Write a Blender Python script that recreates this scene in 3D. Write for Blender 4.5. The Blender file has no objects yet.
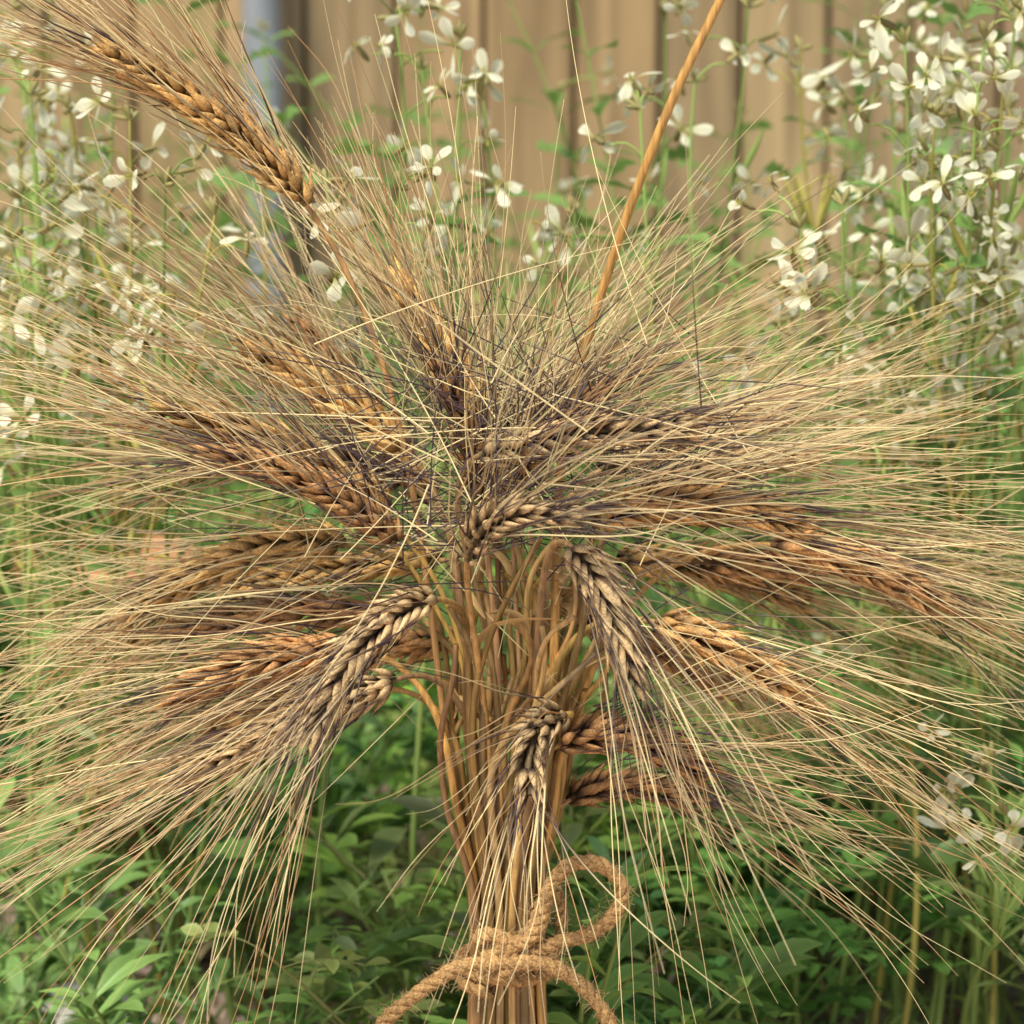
import bpy, math, numpy as np
from mathutils import Vector
R_=np.random.default_rng(11)
rad=math.radians
# ------------------------------------------------ camera geometry (metres)
CAM=np.array([0,-1.2,0.65]); PITCH=rad(10); FOV=rad(21.7)
def W(u,v,y=0.0):
    """world point standing in the vertical plane y, as measured on the photo"""
    a=(u-512)/512*math.tan(FOV/2); b=(512-v)/512*math.tan(FOV/2)
    d=np.array([a, math.cos(PITCH)+b*math.sin(PITCH), -math.sin(PITCH)+b*math.cos(PITCH)])
    return CAM+d*((y-CAM[1])/d[1])
# ------------------------------------------------ mesh helpers
def nrm(a): return a/np.maximum(np.linalg.norm(a,axis=-1,keepdims=True),1e-9)
def c3(C,m,n):
    C=np.asarray(C,float)
    if C.ndim==1: C=C[None,None]
    elif C.ndim==2: C=C[:,None]
    return np.broadcast_to(C,(m,n,3))
class MB:
    def __init__(s): s.V=[];s.F=[];s.C=[];s.n=0
    def add(s,V,F,C):
        V=np.asarray(V,float).reshape(-1,3);F=np.asarray(F,int)
        C=np.broadcast_to(np.asarray(C,float),V.shape)
        s.V.append(V);s.F.append(F+s.n);s.C.append(C);s.n+=len(V)
    def tubes(s,P,R,sides,C,side=None,flat=1.0):
        P=np.asarray(P,float);m,n,_=P.shape
        R=np.broadcast_to(np.asarray(R,float),(m,n));C=c3(C,m,n)
        T=nrm(np.gradient(P,axis=1)); mt=np.abs(T.mean(1)); k=np.argmin(mt,axis=1)
        ref=np.eye(3)[k][:,None,:] if side is None else side[:,None,:]
        N=nrm(np.cross(T,ref));B=np.cross(T,N)
        a=np.arange(sides)*2*math.pi/sides
        V=P[:,:,None]+R[:,:,None,None]*(np.cos(a)[None,None,:,None]*N[:,:,None]+flat*np.sin(a)[None,None,:,None]*B[:,:,None])
        idx=np.arange(m*n*sides).reshape(m,n,sides); nx=np.roll(idx,-1,axis=2)
        F=np.stack([idx[:,:-1],nx[:,:-1],nx[:,1:],idx[:,1:]],-1).reshape(-1,4)
        s.add(V,F,np.repeat(C[:,:,None],sides,2).reshape(-1,3))
    def tube(s,P,R,sides,C):
        s.tubes(np.asarray(P)[None],np.broadcast_to(R,(1,len(P))),sides,C)
    def ribbons(s,P,Wd,S,C,fold=0.15):
        P=np.asarray(P,float);m,n,_=P.shape
        Wd=np.broadcast_to(np.asarray(Wd,float),(m,n));C=c3(C,m,n)
        T=nrm(np.gradient(P,axis=1)); S=S[:,None,:]-T*np.sum(S[:,None,:]*T,-1,keepdims=True);S=nrm(S)
        N=np.cross(S,T);w=Wd[:,:,None]
        V=np.stack([P-S*w+N*w*fold,P,P+S*w+N*w*fold],2)
        idx=np.arange(m*n*3).reshape(m,n,3)
        F=np.stack([idx[:,:-1,:-1],idx[:,:-1,1:],idx[:,1:,1:],idx[:,1:,:-1]],-1).reshape(-1,4)
        s.add(V,F,np.stack([C,C*0.8,C],2).reshape(-1,3))
    def arrays(s): return np.concatenate(s.V),np.concatenate(s.F),np.concatenate(s.C)
    def inst(s,tpl,pos,rotz,sc,mul,tilt=0.15):
        V,F,C=tpl
        c,sn=math.cos(rotz),math.sin(rotz)
        v=V*sc
        v=np.stack([v[:,0]*c-v[:,1]*sn,v[:,0]*sn+v[:,1]*c,v[:,2]],1)
        tx,ty=R_.normal(0,tilt,2)
        v[:,0]+=v[:,2]*tx; v[:,1]+=v[:,2]*ty
        s.add(v+pos,F,C*mul)
    def obj(s,name,mat,parent=None,smooth=True):
        V,F,C=s.arrays()
        me=bpy.data.meshes.new(name)
        me.vertices.add(len(V));me.vertices.foreach_set('co',V.astype(np.float32).ravel())
        me.loops.add(F.size);me.loops.foreach_set('vertex_index',F.astype(np.int32).ravel())
        me.polygons.add(len(F));me.polygons.foreach_set('loop_start',np.arange(0,F.size,4,dtype=np.int32))
        me.polygons.foreach_set('use_smooth',np.full(len(F),smooth))
        me.update(calc_edges=True)
        ca=me.color_attributes.new('Col','FLOAT_COLOR','POINT')
        ca.data.foreach_set('color',np.concatenate([np.clip(C,0,1),np.ones((len(C),1))],1).astype(np.float32).ravel())
        me.materials.append(mat)
        o=bpy.data.objects.new(name,me);bpy.context.collection.objects.link(o)
        if parent: o.parent=parent
        return o
class HB:
    """fine hairs as real curves geometry"""
    def __init__(s): s.P=[];s.R=[];s.C=[];s.S=[]
    def tubes(s,P,R,C):
        m,n,_=P.shape
        s.P.append(P.reshape(-1,3));s.R.append(np.broadcast_to(R,(m,n)).ravel());s.C.append(c3(C,m,n).reshape(-1,3));s.S+= [n]*m
    def obj(s,name,mat,parent):
        hc=bpy.data.hair_curves.new(name);hc.add_curves(s.S)
        P=np.concatenate(s.P).astype(np.float32);R=np.concatenate(s.R).astype(np.float32);C=np.clip(np.concatenate(s.C),0,1)
        a=hc.attributes.get('position') or hc.attributes.new('position','FLOAT_VECTOR','POINT');a.data.foreach_set('vector',P.ravel())
        a=hc.attributes.get('radius') or hc.attributes.new('radius','FLOAT','POINT');a.data.foreach_set('value',R)
        a=hc.attributes.new('Col','FLOAT_COLOR','POINT');a.data.foreach_set('color',np.concatenate([C,np.ones((len(C),1))],1).astype(np.float32).ravel())
        hc.materials.append(mat);o=bpy.data.objects.new(name,hc);bpy.context.collection.objects.link(o);o.parent=parent;return o
def empty(name):
    o=bpy.data.objects.new(name,None);bpy.context.collection.objects.link(o);return o
def bez(p0,p1,p2,p3,n):
    t=np.linspace(0,1,n)[:,None]
    return (1-t)**3*p0+3*(1-t)**2*t*p1+3*(1-t)*t*t*p2+t**3*p3
def cat(pts,n):
    p=np.asarray(pts,float);p=np.vstack([2*p[0]-p[1],p,2*p[-1]-p[-2]])
    out=[]
    for i in range(1,len(p)-2):
        t=np.linspace(0,1,n,endpoint=False)[:,None]
        a,b,c,d=p[i-1:i+3]
        out.append(0.5*((2*b)+(-a+c)*t+(2*a-5*b+4*c-d)*t*t+(-a+3*b-3*c+d)*t**3))
    out.append(p[-2][None]);return np.vstack(out)
# ------------------------------------------------ materials
def mat_col(name,rough=0.6,trans=0.0,nscale=60,namt=0.35,stretch=(1,1,1),spec=0.3,bump=0.0):
    m=bpy.data.materials.new(name);m.use_nodes=True;nt=m.node_tree;N=nt.nodes;L=nt.links
    b=N['Principled BSDF']
    a=N.new('ShaderNodeAttribute');a.attribute_name='Col'
    tc=N.new('ShaderNodeTexCoord');mp=N.new('ShaderNodeMapping');mp.inputs['Scale'].default_value=stretch
    nz=N.new('ShaderNodeTexNoise');nz.inputs['Scale'].default_value=nscale;nz.inputs['Detail'].default_value=2
    L.new(tc.outputs['Object'],mp.inputs[0]);L.new(mp.outputs[0],nz.inputs['Vector'])
    mr=N.new('ShaderNodeMapRange');mr.inputs[1].default_value=0.3;mr.inputs[2].default_value=0.7
    mr.inputs[3].default_value=1-namt;mr.inputs[4].default_value=1+namt
    L.new(nz.outputs[0],mr.inputs[0])
    mx=N.new('ShaderNodeVectorMath');mx.operation='SCALE'
    L.new(a.outputs['Color'],mx.inputs[0]);L.new(mr.outputs[0],mx.inputs['Scale'])
    L.new(mx.outputs[0],b.inputs['Base Color'])
    b.inputs['Roughness'].default_value=rough;b.inputs['Specular IOR Level'].default_value=spec
    if bump:
        bp=N.new('ShaderNodeBump');bp.inputs['Strength'].default_value=bump;bp.inputs['Distance'].default_value=0.001
        L.new(nz.outputs[0],bp.inputs['Height']);L.new(bp.outputs[0],b.inputs['Normal'])
    return m
def mat_lite(name,trans=0.0,gloss=0.0):
    m=bpy.data.materials.new(name);m.use_nodes=True;N=m.node_tree.nodes;L=m.node_tree.links
    N.remove(N['Principled BSDF']);out=N['Material Output'];a=N.new('ShaderNodeAttribute');a.attribute_name='Col'
    d=N.new('ShaderNodeBsdfDiffuse');L.new(a.outputs['Color'],d.inputs[0]);cur=d.outputs[0]
    if trans:
        t=N.new('ShaderNodeBsdfTranslucent');L.new(a.outputs['Color'],t.inputs[0]);x=N.new('ShaderNodeMixShader');x.inputs[0].default_value=trans
        L.new(cur,x.inputs[1]);L.new(t.outputs[0],x.inputs[2]);cur=x.outputs[0]
    if gloss:
        g=N.new('ShaderNodeBsdfGlossy');g.inputs['Roughness'].default_value=.45;g.inputs[0].default_value=(.9,.9,.85,1)
        x=N.new('ShaderNodeMixShader');x.inputs[0].default_value=gloss
        L.new(cur,x.inputs[1]);L.new(g.outputs[0],x.inputs[2]);cur=x.outputs[0]
    L.new(cur,out.inputs[0]);return m
M_stem=mat_col('straw_stem',0.45,0,500,0.35,(1,1,0.06),0.4,0.3)
M_ear=mat_col('straw_ear',0.7,0,900,0.35,(1,1,1),0.2,0.4)
M_awn=mat_lite('straw_awn',0,.04)
M_dry=mat_lite('dry_blade',.25)
M_leaf=mat_lite('green_leaf',.35,.04)
M_grass=mat_lite('grass_blade')
M_petal=mat_lite('petal',.3)
M_rope=mat_col('jute',0.9,0.0,900,0.45,(1,1,1),0.1,0.8)
M_chip=mat_lite('wood_chip')
M_stone=mat_col('stone',.85,0,60,.3,(1,1,1),.2,.8)
# ------------------------------------------------ wheat sheaf
TIEZ=W(500,957)[2]; TX=W(507,957)[0]
GOLD=np.array([.68,.405,.14]);TAN=np.array([.60,.41,.20]);PALE=np.array([.86,.68,.33]);DARK=np.array([.04,.022,.027]);BROWN=np.array([.46,.245,.095])
ears=MB();awns=HB();stems=MB();straw=MB()
def ear(E,M,T,col,dark,awnL,spread,roll=None,size=1.0,nodes=30,droop=0.0,extra=0):
    E,M,T=map(np.asarray,(E,M,T))
    def pos(t): t=np.asarray(t)[...,None];return (1-t)**2*E+2*t*(1-t)*M+t*t*T
    def tan(t): t=np.asarray(t)[...,None];return nrm(2*(1-t)*(M-E)+2*t*(T-M))
    if roll is None: roll=R_.uniform(0,math.pi)
    t=np.linspace(0.0,1.0,nodes)
    P=pos(t);D=tan(t)
    ref=np.array([0,1,0.]) if abs(D[nodes//2][1])<0.8 else np.array([1,0,0.])
    A=nrm(np.cross(D,ref));B=np.cross(D,A)
    straw.tube(P,0.0016,5,col*0.35)
    Ps=[];Ds=[];O=[];tt=[]
    for i in range(nodes):
        side=0 if i%2 else math.pi
        for da in (-1.05,-.35,.35,1.05):
            if abs(da)<.5 and R_.random()<0.3: continue
            an=roll+side+da+R_.normal(0,0.15)
            Ps.append(P[i]);Ds.append(D[i]);O.append(A[i]*math.cos(an)+B[i]*math.sin(an));tt.append(t[i])
    Ps=np.array(Ps);Ds=np.array(Ds);O=np.array(O);tt=np.array(tt);m=len(Ps)
    prof=np.sin(np.pi*np.clip(0.22+0.74*tt,0,1))**0.6*0.42+0.6
    sl=0.0150*size*prof*R_.uniform(.85,1.15,m)
    ang=R_.normal(0.60,0.10,m)*(1-0.35*tt)
    s=np.linspace(0,1,8)
    dirs=nrm(Ds*np.cos(ang)[:,None]+O*np.sin(ang)[:,None])
    path=(Ps+O*0.0020*size)[:,None]+sl[:,None,None]*(s[None,:,None]*dirs[:,None]-(s**2)[None,:,None]*O[:,None]*0.10)
    rp=np.array([0.35,0.85,1.0,0.86,0.56,0.30,0.15,0.08])
    rr=0.00195*size*prof[:,None]*rp[None]*R_.uniform(.8,1.15,(m,1))
    v=R_.uniform(.6,1.25,(m,1,1))
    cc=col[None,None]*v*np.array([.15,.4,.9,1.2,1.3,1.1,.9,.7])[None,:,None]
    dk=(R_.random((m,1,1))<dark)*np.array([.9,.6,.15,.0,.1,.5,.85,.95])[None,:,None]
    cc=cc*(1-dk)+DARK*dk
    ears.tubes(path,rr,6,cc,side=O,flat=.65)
    k=10;s=np.linspace(0,1,k)
    sel=np.where(R_.random(m)<.78)[0]
    if extra: sel=np.concatenate([sel,R_.integers(0,m,extra)])
    q=len(sel)
    an2=np.abs(R_.normal(spread,spread*0.6,q))
    d0=nrm(Ds[sel]*np.cos(an2)[:,None]+O[sel]*np.sin(an2)[:,None]+R_.normal(0,.07,(q,3)))
    L=awnL*R_.uniform(.6,1.15,q);L=np.where(R_.random(q)<0.2,L*0.4,L)
    cur=R_.normal(0,0.10,(q,3)); cur[:,2]-=droop
    wob=R_.normal(0,0.014,(q,3))
    ap=path[sel][:,-2][:,None]+L[:,None,None]*(s[None,:,None]*d0[:,None]+(s**2)[None,:,None]*cur[:,None]+np.sin(s*7)[None,:,None]*wob[:,None])
    ar=np.linspace(0.00035,0.00009,k)[None]*R_.uniform(.65,1.25,(q,1))
    sl_=R_.random((q,1,1))
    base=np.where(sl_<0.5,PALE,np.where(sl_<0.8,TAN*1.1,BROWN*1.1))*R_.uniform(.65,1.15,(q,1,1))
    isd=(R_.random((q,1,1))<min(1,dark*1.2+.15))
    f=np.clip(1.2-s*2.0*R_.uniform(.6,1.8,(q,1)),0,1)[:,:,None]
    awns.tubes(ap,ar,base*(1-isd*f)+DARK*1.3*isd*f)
slots=[]
for i in range(66):
    r=0.0175*math.sqrt((i+.5)/66);a=i*2.39996;slots.append([r*math.cos(a),r*math.sin(a)])
slots=np.array(slots);free=list(range(66))
def stem_to(E,D,rad_=0.0020,h=0.05,col=None):
    E=np.asarray(E,float)
    c=[(slots[i][0]*3.2-(E[0]-TX)*.55)**2+(slots[i][1]*3-E[1]*.5)**2 for i in free]
    j=free.pop(int(np.argmin(c)));sx,sy=slots[j]
    z1=W(0,770)[2]+R_.normal(0,.008)
    G=np.array([TX+sx*2.0+R_.normal(0,.003),sy*2.0,0.0]);T0=np.array([TX+sx,sy,TIEZ])
    Mi=np.array([TX+sx*1.75+R_.normal(0,.003),sy*1.75,min(z1,E[2]-0.03)])
    lo=cat([G,T0,Mi],14)
    d=Mi-T0;d=d/np.linalg.norm(d)
    dist=np.linalg.norm(E-Mi)
    hi=bez(Mi,Mi+(d*0.8+np.array([0,0,.2]))*dist*0.42,E-np.asarray(D)*h,E,26)
    P=np.vstack([lo,hi[1:]]);n=len(P)
    wv=np.linspace(0,1,n)[:,None];P=P+np.sin(wv*R_.uniform(6,14)+R_.uniform(0,6))*R_.normal(0,.0014,3)*np.clip(wv*3-1,0,1)*np.clip((1-wv)*5,0,1)
    if col is None: col=np.array([.56,.32,.10])*R_.uniform(.4,1.25)*np.array([1,R_.uniform(.94,1.12),R_.uniform(.8,1.5)])
    R=np.linspace(rad_*1.1,rad_*0.66,n)*R_.uniform(.75,1.12)
    C=np.repeat(col[None],n,0)*R_.uniform(.85,1.12,(n,1))
    k=R_.integers(16,26);R=R.copy();R[k]*=1.25;C[k]*=0.5
    stems.tubes(P[None],R[None],8,C[None])
def add(E,M,T,y,col,dark,awn,spread=0.16,roll=None,size=1.0,h=0.035,droop=0.03,nodes=30,extra=0):
    e,m_,t=W(*E,y[0]),W(*M,y[1]),W(*T,y[2])
    ear(e,m_,t,col,dark,awn,spread,roll,size*1.08,nodes,droop,extra)
    stem_to(e,nrm(m_-e),h=h)
add((306,205),(235,115),(110,55),(.0,-.01,-.02),GOLD*1.0,.1,.15,.17,0.2,1.25,.06,0.0,extra=70)
add((478,430),(455,360),(400,285),(.03,.03,.04),GOLD*1.2,.03,.13,.2,0.4,1.3,.03,0.0,extra=40)
add((405,450),(350,400),(255,350),(.04,.04,.04),GOLD*1.15,.05,.16,.17,0.8,1.3,.04,0.0)
add((385,515),(310,440),(165,412),(-.0,-.01,-.01),GOLD*.85,.35,.15,.15,0.1,1.4,.05,.02)
add((395,545),(330,470),(215,455),(-.02,-.03,-.03),BROWN*1.1,.6,.15,.17,1.2,1.2,.05,.02)
add((345,545),(240,530),(130,618),(.03,.03,.04),GOLD*.95,.08,.15,.16,0.4,1.25,.05,.03)
add((345,650),(260,650),(180,695),(.0,-.02,-.02),BROWN*1.3,.3,.16,.15,0.6,1.35,.04,.0)
add((432,600),(355,615),(312,735),(-.05,-.08,-.09),TAN*.95,.6,.15,.2,0.0,1.3,.03,.06)
add((395,680),(300,720),(205,768),(-.02,-.05,-.06),TAN*.85,.4,.17,.13,0.9,1.25,.03,.01)
add((480,455),(560,425),(690,428),(-.03,-.04,-.05),TAN*.9,.9,.14,.14,0.0,1.2,.03,.0)
add((590,520),(670,490),(795,522),(-.02,-.02,-.02),TAN*np.array([1.05,.84,.6]),.35,.16,.13,0.2,1.35,.05,.02)
add((770,545),(850,550),(930,600),(.03,.03,.03),BROWN*1.3,.2,.14,.15,0.5,1.25,.06,.02)
add((572,548),(608,580),(632,680),(-.07,-.09,-.09),TAN*1.0,.7,.13,.2,0.0,1.3,.03,.12,nodes=22)
add((655,622),(720,635),(805,705),(-.02,-.03,-.03),TAN*np.array([1.05,.86,.62]),.2,.17,.13,0.1,1.3,.05,.03)
add((560,745),(620,715),(700,770),(-.03,-.04,-.04),BROWN*1.0,.6,.13,.16,0.3,1.25,.03,.02)
add((565,715),(520,725),(530,795),(-.05,-.075,-.09),TAN*.8,.65,.10,.25,0.1,1.2,.02,.04,17)
add((468,560),(480,500),(565,515),(-.06,-.085,-.09),TAN*.9,.9,.13,.28,0.1,1.1,.02,.0,20,extra=20)
add((570,800),(620,770),(690,800),(.0,.02,.03),BROWN*.9,.6,.12,.2,0.3,1.1,.03,.02)
add((520,480),(540,420),(610,390),(-.01,-.02,-.02),BROWN,1.,.11,.3,0.3,1.,.03,.0,20,extra=25)
add((480,500),(470,430),(440,370),(-.0,-.01,-.02),BROWN,1.,.11,.3,0.3,1.,.03,.0,20,extra=25)
back=[((470,470),(520,390),(600,370),(.06,.08,.1)),((430,500),(380,430),(300,320),(.06,.09,.1)),
 ((440,560),(330,560),(230,590),(.05,.08,.1)),((600,470),(690,430),(790,405),(.05,.08,.1)),
 ((620,560),(700,560),(800,600),(.06,.09,.1)),((560,600),(650,650),(730,690),(.06,.1,.13)),
 ((450,640),(380,640),(280,690),(.05,.09,.12)),((400,480),(300,440),(190,470),(.05,.07,.08)),
 ((640,500),(700,455),(800,460),(.03,.04,.05)),((400,620),(300,600),(190,630),(.02,.03,.04)),
 ((690,560),(780,570),(880,560),(.06,.08,.1)),((500,520),(500,430),(480,400),(.04,.1,.17)),((360,690),(290,700),(220,730),(.04,.06,.09))]
for (E,M,T,y) in back:
    add(E,M,T,y,[GOLD,TAN,BROWN*1.3][R_.integers(3)]*R_.uniform(.8,1.0),R_.uniform(.1,.4),R_.uniform(.14,.18),.17,None,1.2,.04,.015)
E=W(735,-30,-.02);T=W(860,-230,-.04);M=W(770,-130,-.03)
p=[W(560,480,.01),W(572,400,.0),W(612,260,-.01),W(668,110,-.02),E]
pp=cat([[TX+.004,.0,0],[TX+.004,-.004,TIEZ],W(548,760,-.01),*p],12)
stems.tubes(pp[None],np.linspace(.0022,.0020,len(pp))[None]*np.where(np.arange(len(pp))==44,1.25,1),10,np.array([.55,.29,.075]))
ear(E,M,T,GOLD,.1,.14,.13)
for i in range(len(free)-2):
    u=R_.uniform(440,612);v=R_.uniform(500,680);y=R_.normal(0,.025)
    e=W(u,v,y);d=nrm(np.array([(u-520)/260+R_.normal(0,.5),R_.normal(0,.35),.8]))
    stem_to(e,d,h=.03)
dl=MB()
for i in range(30):
    a=W(R_.uniform(450,600),R_.uniform(560,740),R_.uniform(-.035,.03))
    d=nrm(np.array([R_.normal(0,.35)+(a[0]-TX)*10,R_.normal(0,.3),R_.uniform(.3,1)]))
    L=R_.uniform(.02,.05);s=np.linspace(0,1,10)
    P=a+L*(s[:,None]*d+(s**2)[:,None]*np.array([R_.normal(0,.4),R_.normal(0,.4),-.4]))
    dl.ribbons(P[None],(0.0024*np.sin(np.pi*(s*.93+.05))**.7)[None],R_.normal(0,1,(1,3)),np.array([.7,.46,.2])*R_.uniform(.6,1.2),.7)
m=420;k=10;s=np.linspace(0,1,k)
uu=R_.normal(505,90,m);vv=R_.normal(480,65,m);st=np.array([W(a,b,R_.normal(0,.04)) for a,b in zip(uu,vv)])
an=np.where(R_.random(m)<.5,R_.normal(0.05,.5,m),math.pi+R_.normal(.0,.5,m))
an=np.where(R_.random(m)<.4,R_.uniform(.3,2.8,m),an)
dd=nrm(np.stack([np.cos(an),R_.normal(0,.3,m),np.sin(an)],1))
L=R_.uniform(.05,.19,m);cur=R_.normal(0,.13,(m,3));cur[:,2]-=.03
ap=st[:,None]+L[:,None,None]*(s[None,:,None]*dd[:,None]+(s**2)[None,:,None]*cur[:,None])
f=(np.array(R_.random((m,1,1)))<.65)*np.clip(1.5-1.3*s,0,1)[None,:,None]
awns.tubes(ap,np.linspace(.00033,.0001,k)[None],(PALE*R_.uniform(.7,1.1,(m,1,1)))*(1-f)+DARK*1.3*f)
sheaf=empty('wheat_sheaf')
ears.obj('ear_spikelets',M_ear,sheaf);awns.obj('awns',M_awn,sheaf);stems.obj('straw_stems',M_stem,sheaf)
straw.obj('ear_rachis',M_ear,sheaf);dl.obj('dried_leaf_blades',M_dry,sheaf)
# ------------------------------------------------ twine
rope=MB();fz=HB()
def rope_path(pts,R=.0033,n=22,pitch=.016):
    P=cat(pts,n);seg=np.linalg.norm(np.diff(P,axis=0),axis=1);sl=np.concatenate([[0],np.cumsum(seg)])
    t=np.arange(0,sl[-1],.0009);P=np.stack([np.interp(t,sl,P[:,i]) for i in range(3)],1)
    T=nrm(np.gradient(P,axis=0))
    N=np.zeros_like(P);v=np.cross(T[0],[.3,.8,.5]);v/=np.linalg.norm(v)
    for i in range(len(P)):
        v=v-T[i]*np.dot(v,T[i]);v/=np.linalg.norm(v);N[i]=v
    B=np.cross(T,N);Rv=R*(1+.06*np.sin(t*400)+.05*np.sin(t*170+1))
    for k in range(3):
        a=2*math.pi*(t/pitch+k/3)
        Q=P+(N*np.cos(a)[:,None]+B*np.sin(a)[:,None])*(Rv*.5)[:,None]
        rope.tubes(Q[None],(Rv*.58)[None],7,(np.array([.48,.28,.11])*R_.uniform(.75,1.15,(len(P),1)))[None])
    m=int(len(P)*2.5);i=R_.integers(0,len(P),m);s=np.linspace(0,1,5)
    az=R_.uniform(0,6.28,m);o=N[i]*np.cos(az)[:,None]+B[i]*np.sin(az)[:,None]
    d=nrm(o*.7+T[i]*R_.normal(0,.9,(m,1))+R_.normal(0,.3,(m,3)));L=R_.uniform(.002,.006,m)
    Q=(P[i]+o*R*.8)[:,None]+L[:,None,None]*(s[None,:,None]*d[:,None]+(s**2)[None,:,None]*R_.normal(0,.4,(m,1,3)))
    fz.tubes(Q,np.linspace(.00013,.00006,5)[None],np.array([.55,.36,.17]))
rt=.0215
def ring(z0,z1,a0,a1,n,r=rt):
    return [[TX+r*math.cos(a),r*math.sin(a),z] for a,z in zip(np.linspace(a0,a1,n),np.linspace(z0,z1,n))]
zt=TIEZ
rope_path(ring(zt+.004,zt-.003,-1.9,-1.9+2*math.pi*1.02,17)+ring(zt-.003,zt-.010,-1.8+2*math.pi,-1.9+4*math.pi,16)[1:])
K=lambda u,v,y:W(u,v,y)
rope_path([K(478,940,-.024),K(492,934,-.031),K(508,944,-.034),K(509,966,-.034),K(496,976,-.031),K(482,966,-.028)],.0036)
rope_path([K(486,968,-.026),K(500,950,-.033),K(527,941,-.034),K(542,918,-.033),K(549,888,-.032),K(572,864,-.03),K(602,866,-.03),K(622,888,-.028),K(614,915,-.028),K(590,934,-.03),K(560,942,-.031),K(525,955,-.031),K(500,958,-.028)],.0034)
rope_path([K(512,948,-.024),K(533,925,-.028),K(546,895,-.026),K(560,900,-.024),K(562,935,-.024)],.003)
rope_path([K(520,952,-.027),K(495,964,-.035),K(462,966,-.036),K(425,988,-.038),K(388,1018,-.04),K(365,1050,-.04)],.0034)
rope_path([K(484,956,-.03),K(510,962,-.036),K(545,964,-.036),K(580,984,-.038),K(606,1016,-.04),K(618,1050,-.04)],.0034)
tw=empty('twine_bow');rope.obj('twisted_strands',M_rope,tw);fz.obj('loose_fibres',M_awn,tw)
# ------------------------------------------------ rocket (arugula) plants in bloom
rs=MB();rf=MB();rl=MB()
GST=np.array([.30,.40,.11])
CLUST=[(15,60,.45,4),(12,240,.2,6),(38,310,.2,5),(80,235,.25,5),(130,120,.2,4),(165,185,.15,5),(215,215,.15,3),(325,180,.12,4),(350,225,.12,5),(400,190,.14,4),
(395,18,.3,4),(422,70,.3,2),(460,38,.3,4),(483,100,.3,2),(575,213,.25,2),(640,108,.25,2),(695,82,.35,1),(665,15,.4,4),(748,8,.4,3),(800,228,.15,3),(842,205,.15,3),
(780,288,.2,3),(855,278,.3,4),(870,108,.4,4),(905,45,.2,4),(935,115,.2,5),(985,38,.18,5),(1003,85,.2,5),(965,110,.3,5),(935,190,.22,5),(1000,215,.3,5),(985,300,.25,4),
(900,320,.3,4),(955,345,.35,4),(885,12,.4,4),(800,50,.4,3),(665,330,.3,3),(990,760,.12,3),(1005,815,.1,3),(802,628,.4,2),(1000,150,.2,5),(55,190,.5,4),(20,150,.45,4),
(60,345,.5,5),(1010,330,.4,4),(880,370,.5,4),(925,240,.5,4),(1015,20,.25,5),(50,10,.5,3),(10,10,.4,4),(905,280,.2,4),(30,280,.25,3),
(985,150,.4,5),(960,30,.4,5),(1010,110,.4,5),(950,70,.4,4),(20,200,.25,5),(150,250,.4,3),(980,240,.25,5),(120,290,.4,4),(95,210,.3,4),(265,190,.4,2),(845,110,.5,3),(70,110,.3,3),(110,60,.4,3),(560,90,.8,2),(610,250,.6,2),(30,95,.25,4),(10,310,.2,5)]
def flower(c,ax,sc=1.0):
    ax=ax/np.linalg.norm(ax)
    r=np.cross(ax,[.2,.5,.83]);r/=np.linalg.norm(r);q=np.cross(ax,r);ph=R_.uniform(0,6.28)
    s=np.array([0,.25,.45,.62,.82,1.0]);w=np.array([.0008,.001,.0021,.0031,.0033,.0014])*sc
    Ps=[];S=[]
    opn=R_.uniform(.0,.9)
    for k in range(4):
        a=ph+k*math.pi/2+(.25 if k%2 else -.25)*.6+R_.normal(0,.18);o=r*math.cos(a)+q*math.sin(a)
        L=.0148*sc*R_.uniform(.8,1.1);cu=R_.uniform(-.7,.1)
        Ps.append(c+L*(s[:,None]*(o*.95+ax*opn)+(s**2)[:,None]*(ax*cu+R_.normal(0,.15,3))));S.append(-r*math.sin(a)+q*math.cos(a)+ax*R_.normal(0,.5))
    tone=R_.uniform(.85,1.05)
    C=np.array([[.4,.40,.12],[.65,.60,.28],[.88,.84,.54],[.92,.89,.64],[.92,.89,.64],[.9,.87,.62]])*tone
    rf.ribbons(np.array(Ps),np.repeat(w[None],4,0)*R_.uniform(.8,1.15,(4,1)),np.array(S),np.repeat(C[None],4,0),.3)
    t=np.linspace(0,1,5)[:,None]
    rs.tube(c-ax*.010*sc*(1-t),np.array([.0007,.0016,.0017,.0015,.0012])*sc,6,np.array([.3,.25,.1])*R_.uniform(.7,1.2))
    rf.tube(c+ax*np.linspace(0,.004,3)[:,None],np.array([.0005,.0006,.0007]),5,np.array([.5,.45,.1]))
def rleaf(P,d,L,w,mul):
    s=np.linspace(0,1,9);side=np.cross(d,[0,0,1])+R_.normal(0,.3,3)
    prof=np.array([.12,.2,.55,.25,.8,.45,1.0,.7,.05])
    pts=P+L*(s[:,None]*d+(s**2)[:,None]*np.array([0,0,-.35]))
    rl.ribbons(pts[None],(w*prof)[None],side[None],np.array([.21,.35,.085])*mul,.2)
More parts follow.
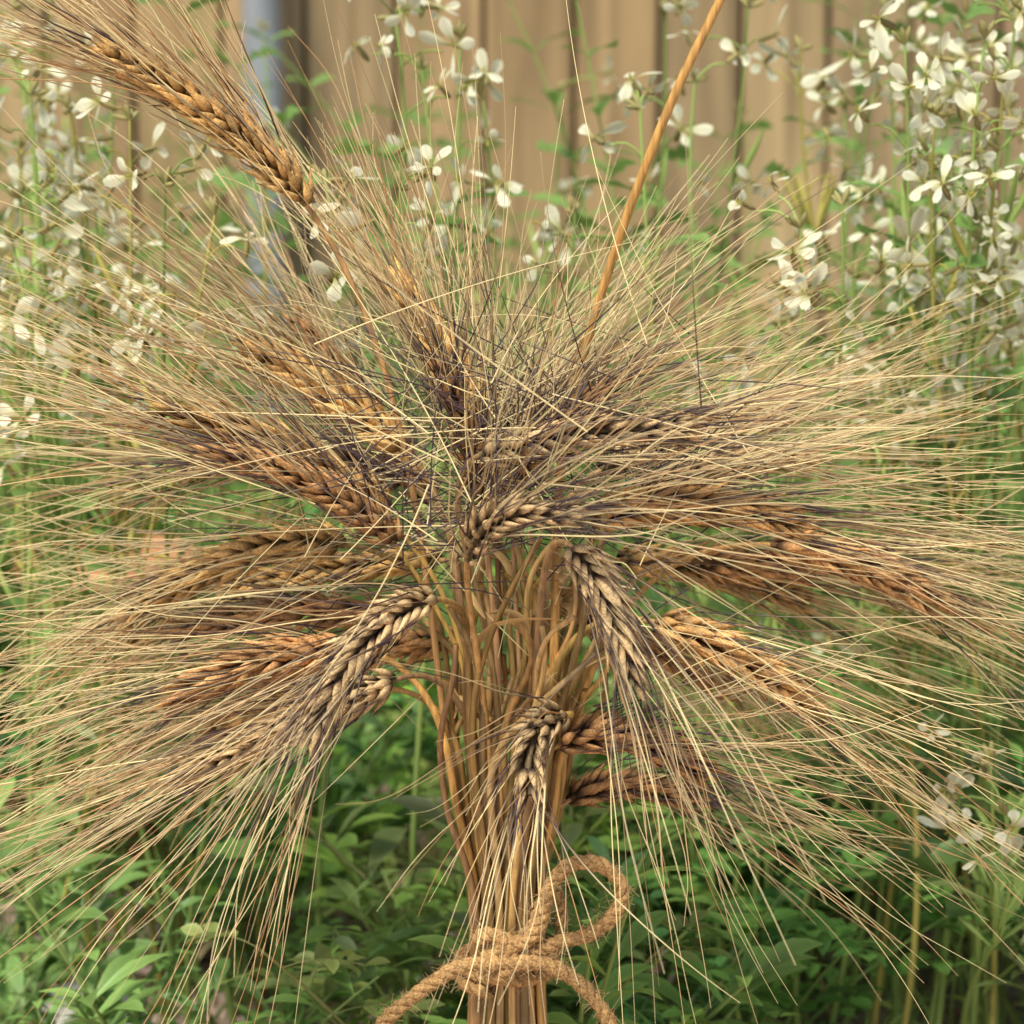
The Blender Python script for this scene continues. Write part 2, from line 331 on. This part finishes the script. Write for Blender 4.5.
def rocket(top,n,root=None):
    x,y,z=top
    root=np.array([x+R_.normal(0,.07),max(y,.3)+abs(R_.normal(0,.05)),0])
    H=z;b=R_.normal(0,.035,3)
    P=bez(root,root+[0,0,H*.4]+b,np.array([x,y,z-H*.3])-b*.6,np.array(top),22)
    g=GST*R_.uniform(.7,1.25)*(np.array([1.3,.85,.8]) if R_.random()<.2 else 1)
    rs.tube(P,np.linspace(.0023,.0008,22),6,g)
    for i in range(int(n*1.8)):
        an=R_.uniform(0,6.28);k=R_.integers(17,22);L=R_.uniform(.010,.032)
        d=nrm(np.array([math.cos(an),math.sin(an)-.25,R_.uniform(.2,1.0)]))
        e=P[k]+d*L*np.array([1,1,.7])
        t=np.linspace(0,1,5)[:,None]
        rs.tube(P[k]+(e-P[k])*t+np.array([0,0,.004])*np.sin(t*3.14),.0006,4,g)
        flower(e+d*.009,nrm(d+R_.normal(0,.5,3)),R_.uniform(.7,1.15))
    for i in range(4):
        d=nrm(R_.normal(0,1,3)+[0,0,1.5]);t=np.linspace(0,1,5)[:,None]
        rs.tube(P[-1]+d*.010*t,np.array([.0005,.0010,.0015,.0014,.0005]),6,np.array([.34,.30,.12]))
    for i in range(R_.integers(4,9)):
        k=R_.integers(9,18);an=R_.uniform(0,6.28);d=nrm(np.array([math.cos(an),math.sin(an),1.4]))
        t=np.linspace(0,1,7)[:,None]
        rs.tube(P[k]+d*.034*t+np.array([0,0,.01])*t*t,np.array([.0005,.0006,.0013,.0018,.0018,.0013,.0004]),6,g*1.1)
    for i in range(7):
        k=R_.integers(6,19);an=R_.uniform(0,6.28);rleaf(P[k],nrm(np.array([math.cos(an),math.sin(an),.6])),R_.uniform(.03,.065),R_.uniform(.006,.012),R_.uniform(.7,1.4))
    if R_.random()<.7:
        k=R_.integers(8,14);e=P[k]+np.array([R_.normal(0,.05),R_.normal(0,.04),H*R_.uniform(.1,.3)])
        q=bez(P[k],P[k]+(e-P[k])*.4+[R_.normal(0,.01),0,-.01],e-[0,0,.04],e,10)
        rs.tube(q,np.linspace(.0014,.0007,10),5,g)
        for j in range(3):
            d=nrm(np.array([R_.normal(0,1),R_.normal(0,1),.8]));t=np.linspace(0,1,6)[:,None]
            rs.tube(q[R_.integers(3,9)]+d*.03*t,np.array([.0005,.0006,.0014,.0017,.0012,.0004]),5,g*1.1)
for (u,v,y,n) in CLUST: rocket(W(u,v,y),n)
for i in range(50):
    rocket(np.array([R_.uniform(-1.5,1.5),R_.uniform(.8,1.65),R_.uniform(.38,.66)]),R_.integers(0,2))
for i in range(26):
    sg=1 if i%2 else -1;rocket(np.array([sg*R_.uniform(.5,1.5),R_.uniform(.1,1.5),R_.uniform(.5,.8)]),R_.integers(2,5))
for i in range(120):
    y=R_.uniform(.5,1.55);x=R_.uniform(-.35,.35)*(1.2+y)*1.1;P=np.array([x,y,0.]);H=R_.uniform(.40,.72)
    q=bez(P,P+[0,0,.2],P+[R_.normal(0,.04),0,H*.7],P+[R_.normal(0,.08),R_.normal(0,.04),H],18)
    rs.tube(q,np.linspace(.0020,.0006,18),5,np.array([.24,.36,.09]))
    for k in range(5,18):
        for r in range(2):
            an=k*2.4+r*3;rleaf(q[k],nrm(np.array([math.cos(an),math.sin(an),.7])),R_.uniform(.025,.06),R_.uniform(.006,.013),R_.uniform(.7,1.3))
rk=empty('flowering_arugula_plants')
rs.obj('flower_stalks',M_grass,rk);rf.obj('cream_petals',M_petal,rk);rl.obj('arugula_leaves',M_leaf,rk)
# ------------------------------------------------ low herbs
def herb(kind):
    b=MB();ns=R_.integers(5,8)
    for i in range(ns):
        an=R_.uniform(0,6.28);L=R_.uniform(.13,.25);o=np.array([math.cos(an),math.sin(an),0])
        q=bez(np.zeros(3),np.array([0,0,L*.4])+o*L*.1,o*L*.35+[0,0,L*.75],o*L*.6+[0,0,L],12)
        b.tube(q,np.linspace(.0017,.0008,12),5,np.array([.30,.42,.14]))
        if kind==0:
            for k in range(4,12):
                a=R_.uniform(0,6.28);d=nrm(np.array([math.cos(a),math.sin(a),.45]));RL=R_.uniform(.03,.05)
                s=np.linspace(0,1,6);r=q[k]+RL*(s[:,None]*d+(s**2)[:,None]*np.array([0,0,-.35]))
                b.tube(r,.0005,3,np.array([.26,.40,.11]))
                side=nrm(np.cross(d,[0,0,1.]));Ps=[];S=[]
                for t,sg in [(2,1),(2,-1),(3,1),(3,-1),(4,1),(4,-1),(5,0)]:
                    e=nrm(d*.55+side*sg+R_.normal(0,.15,3)) if sg else d
                    u=np.linspace(0,1,5)[:,None];l=R_.uniform(.015,.022)
                    Ps.append(r[t]+l*(u*e+u*u*np.array([0,0,-.25])));S.append(np.cross(e,[0,0,1.])+R_.normal(0,.25,3))
                c=np.array([.24,.42,.11])*R_.uniform(.55,1.4,(7,1))
                b.ribbons(np.array(Ps),np.array([[.0008,.0034,.0043,.0030,.0003]])*R_.uniform(.8,1.2,(7,1)),np.array(S),c,.2)
        else:
            for k in range(3,12):
                for rep in range(2):
                    a=R_.uniform(0,6.28);d=nrm(np.array([math.cos(a),math.sin(a),.9]));l=R_.uniform(.035,.07)
                    u=np.linspace(0,1,7)[:,None];Ps=q[k]+l*(u*d+u*u*np.array([0,0,-.4]))
                    b.ribbons(Ps[None],np.array([[.0008,.0022,.0045,.0062,.0055,.0032,.0003]])*R_.uniform(.6,1.1),(np.cross(d,[0,0,1.])+R_.normal(0,.25,3))[None],np.array([.24,.42,.12])*R_.uniform(.6,1.4),.25)
    return b.arrays()
T0=[herb(0) for _ in range(4)];T1=[herb(1) for _ in range(3)]
hb=MB()
def patch(x,y): return math.sin(x*13+1.3)*math.cos(y*9+.4)+.5*math.sin(x*23+y*17)
PX_,PY_=W(105,550,.80)[0],.80
cnt=0
while cnt<165:
    x=R_.uniform(-1.1,1.1);y=R_.uniform(.13,1.7) if cnt<130 else R_.uniform(.13,.6)
    if patch(x,y)>(.05 if y<.9 else .5): continue
    if abs(x)>.33+.25*y and R_.random()<.6: continue
    if abs(x-PX_)<.09 and y<PY_+.1 and y>.35: continue
    t=T0[R_.integers(4)] if R_.random()<.5 else T1[R_.integers(3)]
    far=min(1,y/1.3);sc=R_.uniform(.6,1.1)*(1+.45*far)
    mul=np.array([R_.uniform(.8,1.35),R_.uniform(.85,1.2),R_.uniform(.7,1.3)])
    hb.inst(t,np.array([x,y,0]),R_.uniform(0,6.28),sc,mul);cnt+=1
hb.obj('low_green_herbs',M_leaf)
# ------------------------------------------------ grass
gr=MB();m=4600
x=R_.uniform(-1.3,1.3,m);y=R_.uniform(.3,1.75,m);k=7;s=np.linspace(0,1,k)
H=R_.uniform(.1,.42,m)*(.3+.7*np.clip(y/1.0,0,1));H=np.where((R_.random(m)<.06)&(y>.6),H*1.5,H)
d=nrm(np.stack([R_.normal(0,.35,m),R_.normal(0,.22,m),np.ones(m)],1));cu=R_.normal(0,.4,(m,3));cu[:,2]=-np.abs(cu[:,2])*.8
P=np.stack([x,y,np.zeros(m)],1)[:,None]+H[:,None,None]*(s[None,:,None]*d[:,None]+(s**2)[None,:,None]*cu[:,None])
w=R_.uniform(.0006,.0024,(m,1))*np.array([.8,1,1,.9,.7,.45,.05])[None]
c=np.array([.38,.50,.13])*R_.uniform(.45,1.2,(m,1));dry=R_.random(m)<.2;c[dry]=np.array([.62,.50,.27])*R_.uniform(.6,1.1,(dry.sum(),1))
gr.ribbons(P,w,R_.normal(0,1,(m,3))*[1,1,.1],c,.3)
gr.obj('grass',M_grass)
# ------------------------------------------------ ground + mulch
def ground():
    me=bpy.data.meshes.new('ground');n=60
    xs=np.concatenate([[-60,-20,-8],np.linspace(-3,3,n),[8,20,60]]);ys=np.concatenate([[-60,-20,-6],np.linspace(-2,4,n),[8,20,60]])
    X,Y=np.meshgrid(xs,ys);Z=-.010+.006*np.sin(X*7+1)*np.cos(Y*6)
    V=np.stack([X,Y,Z],-1).reshape(-1,3);a=np.arange(len(V)).reshape(len(ys),len(xs))
    F=np.stack([a[:-1,:-1],a[:-1,1:],a[1:,1:],a[1:,:-1]],-1).reshape(-1,4)
    me.from_pydata(V.tolist(),[],F.tolist());o=bpy.data.objects.new('ground',me);bpy.context.collection.objects.link(o)
    m=bpy.data.materials.new('soil');m.use_nodes=True;N=m.node_tree.nodes;L=m.node_tree.links;b=N['Principled BSDF']
    tc=N.new('ShaderNodeTexCoord');v=N.new('ShaderNodeTexVoronoi');v.inputs['Scale'].default_value=60
    nz=N.new('ShaderNodeTexNoise');nz.inputs['Scale'].default_value=14;nz.inputs['Detail'].default_value=5
    L.new(tc.outputs['Object'],v.inputs['Vector']);L.new(tc.outputs['Object'],nz.inputs['Vector'])
    r=N.new('ShaderNodeValToRGB');r.color_ramp.elements[0].position=.3;r.color_ramp.elements[0].color=(.18,.12,.09,1)
    r.color_ramp.elements[1].position=.75;r.color_ramp.elements[1].color=(.58,.44,.34,1)
    mx=N.new('ShaderNodeMath');mx.operation='ADD';sp=N.new('ShaderNodeMath');sp.operation='MULTIPLY';sp.inputs[1].default_value=.3
    L.new(v.outputs['Color'],sp.inputs[0]);L.new(nz.outputs[0],mx.inputs[0]);L.new(sp.outputs[0],mx.inputs[1]);L.new(mx.outputs[0],r.inputs[0])
    L.new(r.outputs[0],b.inputs['Base Color']);b.inputs['Roughness'].default_value=.95
    me.materials.append(m)
ground()
ch=MB()
BX=np.array([[-1,-1,-1],[1,-1,-1],[1,1,-1],[-1,1,-1],[-1,-1,1],[1,-1,1],[1,1,1],[-1,1,1]],float)
BF=np.array([[3,2,1,0],[4,5,6,7],[0,1,5,4],[1,2,6,5],[2,3,7,6],[3,0,4,7]])
for i in range(4200):
    sz=np.array([R_.uniform(.006,.022),R_.uniform(.003,.009),R_.uniform(.001,.003)])
    v=BX*sz*(1+R_.normal(0,.25,(8,3)))
    a=R_.uniform(0,6.28);ca,sa=math.cos(a),math.sin(a);tl=R_.normal(0,.35)
    v=np.stack([v[:,0]*ca-v[:,1]*sa,v[:,0]*sa+v[:,1]*ca,v[:,2]+v[:,0]*tl],1)
    p=np.array([R_.uniform(-1.3,1.3),R_.uniform(-.1,1.78),.002+R_.uniform(0,.008)])
    c=[np.array([.72,.52,.42]),np.array([.50,.31,.22]),np.array([.82,.72,.64]),np.array([.3,.2,.14])][R_.integers(4)]
    ch.add(v+p,BF,c*R_.uniform(.7,1.15))
ch.obj('wood_chip_mulch',M_chip,smooth=False)
def lump(name,c,sz,col,seed):
    import bmesh
    bm=bmesh.new();bmesh.ops.create_icosphere(bm,subdivisions=3,radius=1)
    rr=np.random.default_rng(seed);k=rr.normal(0,1,(8,3))*2.2;ph=rr.uniform(0,6,8)
    for v in bm.verts:
        p=np.array(v.co);f=1+.08*sum(math.sin(k[i]@p+ph[i]) for i in range(8))
        q=np.sign(p)*np.abs(p)**.8*f*sz;v.co=Vector(q+c)
    me=bpy.data.meshes.new(name);bm.to_mesh(me);bm.free();me.polygons.foreach_set('use_smooth',[False]*len(me.polygons))
    ca=me.color_attributes.new('Col','FLOAT_COLOR','POINT');ca.data.foreach_set('color',list(col)*len(me.vertices))
    me.materials.append(M_stone);o=bpy.data.objects.new(name,me);bpy.context.collection.objects.link(o)
sc_=W(75,950,.36);lump('white_stone',np.array([sc_[0],.36,.035]),np.array([.034,.026,.042]),(.66,.62,.56,1),5)
pt=MB();prof=np.array([(.0,.0),(.055,.0),(.062,.05),(.075,.12),(.080,.15),(.088,.15),(.088,.185),(.080,.185),(.075,.15),(.0,.145)])
a=np.linspace(0,2*math.pi,41)[:-1];pc=W(105,550,PY_)
V=np.stack([prof[:,0,None]*np.cos(a),prof[:,0,None]*np.sin(a),np.repeat(prof[:,1,None],40,1)],-1)*np.array([.8,.8,pc[2]/.185])+np.array([pc[0],PY_,.0])
idx=np.arange(len(prof)*40).reshape(len(prof),40);nx=np.roll(idx,-1,1)
pt.add(V,np.stack([idx[:-1],nx[:-1],nx[1:],idx[1:]],-1).reshape(-1,4),np.array([.50,.22,.11]))
pt.obj('terracotta_pot',M_chip)
# ------------------------------------------------ fence
def wood():
    m=bpy.data.materials.new('fence_wood');m.use_nodes=True;N=m.node_tree.nodes;L=m.node_tree.links;b=N['Principled BSDF']
    a=N.new('ShaderNodeAttribute');a.attribute_name='Col';tc=N.new('ShaderNodeTexCoord')
    mp=N.new('ShaderNodeMapping');mp.inputs['Scale'].default_value=(1,1,.06)
    L.new(tc.outputs['Object'],mp.inputs[0])
    nz=N.new('ShaderNodeTexNoise');nz.inputs['Scale'].default_value=50;nz.inputs['Detail'].default_value=4;L.new(mp.outputs[0],nz.inputs['Vector'])
    n2=N.new('ShaderNodeTexNoise');n2.inputs['Scale'].default_value=9;n2.inputs['Detail'].default_value=3
    mp2=N.new('ShaderNodeMapping');mp2.inputs['Scale'].default_value=(1,1,.3);L.new(tc.outputs['Object'],mp2.inputs[0]);L.new(mp2.outputs[0],n2.inputs['Vector'])
    r=N.new('ShaderNodeMapRange');r.inputs[1].default_value=.3;r.inputs[2].default_value=.7;r.inputs[3].default_value=.65;r.inputs[4].default_value=1.25;L.new(nz.outputs[0],r.inputs[0])
    r2=N.new('ShaderNodeMapRange');r2.inputs[1].default_value=.3;r2.inputs[2].default_value=.7;r2.inputs[3].default_value=.7;r2.inputs[4].default_value=1.2;L.new(n2.outputs[0],r2.inputs[0])
    mu=N.new('ShaderNodeMath');mu.operation='MULTIPLY';L.new(r.outputs[0],mu.inputs[0]);L.new(r2.outputs[0],mu.inputs[1])
    s=N.new('ShaderNodeVectorMath');s.operation='SCALE';L.new(a.outputs['Color'],s.inputs[0]);L.new(mu.outputs[0],s.inputs['Scale'])
    L.new(s.outputs[0],b.inputs['Base Color']);b.inputs['Roughness'].default_value=.85;b.inputs['Specular IOR Level'].default_value=.15
    return m
MW=wood();fb=MB()
def box(b,x0,x1,y0,y1,z0,z1,c,bev=.003):
    s=np.array([[x0+bev,y0],[x1-bev,y0],[x1,y0+bev],[x1,y1-bev],[x1-bev,y1],[x0+bev,y1],[x0,y1-bev],[x0,y0+bev]])
    V=np.concatenate([np.c_[s,np.full(8,z0)],np.c_[s,np.full(8,z1)]]);i=np.arange(8);j=(i+1)%8
    F=np.stack([i,j,j+8,i+8],1);F=np.vstack([F,[[8,9,10,15],[10,11,14,15],[11,12,13,14]]]);b.add(V,F,c)
x=-5.0;FY=1.85
while x<5:
    w=R_.uniform(.085,.1);c=np.array([.44,.295,.155])*R_.uniform(.75,1.12)*np.array([1,R_.uniform(.96,1.03),R_.uniform(.9,1.08)])
    y0=FY+R_.uniform(0,.008);box(fb,x,x+w,y0,y0+.018,.03,1.8+R_.uniform(-.01,.01),c);x+=w+.005
fn=empty('wooden_fence');fb.obj('fence_boards',MW,fn,False)
rb=MB()
x=-5.03
while x<5:
    box(rb,x,x+.118,FY+.0275,FY+.044,.05,1.78,np.array([.15,.10,.06]));x+=.12
for i in range(-2,3): box(rb,i*2-.2,i*2-.11,FY+.047,FY+.137,-.02,1.7,np.array([.2,.13,.08]))
rb.obj('fence_backing',MW,fn,False)
xp=W(262,60,1.78)[0];mpn=MB();t=np.linspace(0,1,12)[:,None]
mpn.tube(np.array([xp,1.79,0])+t*np.array([0,0,1.75]),.022,24,np.array([.27,.28,.29]))
mm=mat_col('galvanised_steel',.5,0,30,.15,(1,1,.3),.5)
mpn.obj('metal_post',mm,fn)
# ------------------------------------------------ light
w=bpy.data.worlds.new('World');bpy.context.scene.world=w;w.use_nodes=True;N=w.node_tree.nodes;L=w.node_tree.links
sky=N.new('ShaderNodeTexSky');sky.sky_type='NISHITA';sky.sun_disc=False
EL,AZ=rad(58),rad(208)
sky.sun_elevation=EL;sky.sun_rotation=AZ
L.new(sky.outputs[0],N['Background'].inputs[0]);N['Background'].inputs[1].default_value=.15
sd=bpy.data.lights.new('sun','SUN');sd.energy=4.9;sd.angle=rad(14);sd.color=(1,.96,.86)
so=bpy.data.objects.new('sun',sd);bpy.context.collection.objects.link(so)
dv=Vector((math.sin(AZ)*math.cos(EL),math.cos(AZ)*math.cos(EL),math.sin(EL)))
so.rotation_euler=dv.to_track_quat('Z','Y').to_euler();so.location=dv*10
cd=bpy.data.cameras.new('camera');co=bpy.data.objects.new('camera',cd);bpy.context.collection.objects.link(co)
co.location=CAM;co.rotation_euler=(rad(90)-PITCH,0,0);cd.sensor_width=36;cd.lens=18/math.tan(FOV/2);cd.clip_end=300;cd.clip_start=.02
cd.dof.use_dof=True;cd.dof.focus_distance=1.18;cd.dof.aperture_fstop=11
bpy.context.scene.camera=co
bpy.context.scene.view_settings.view_transform='Standard'
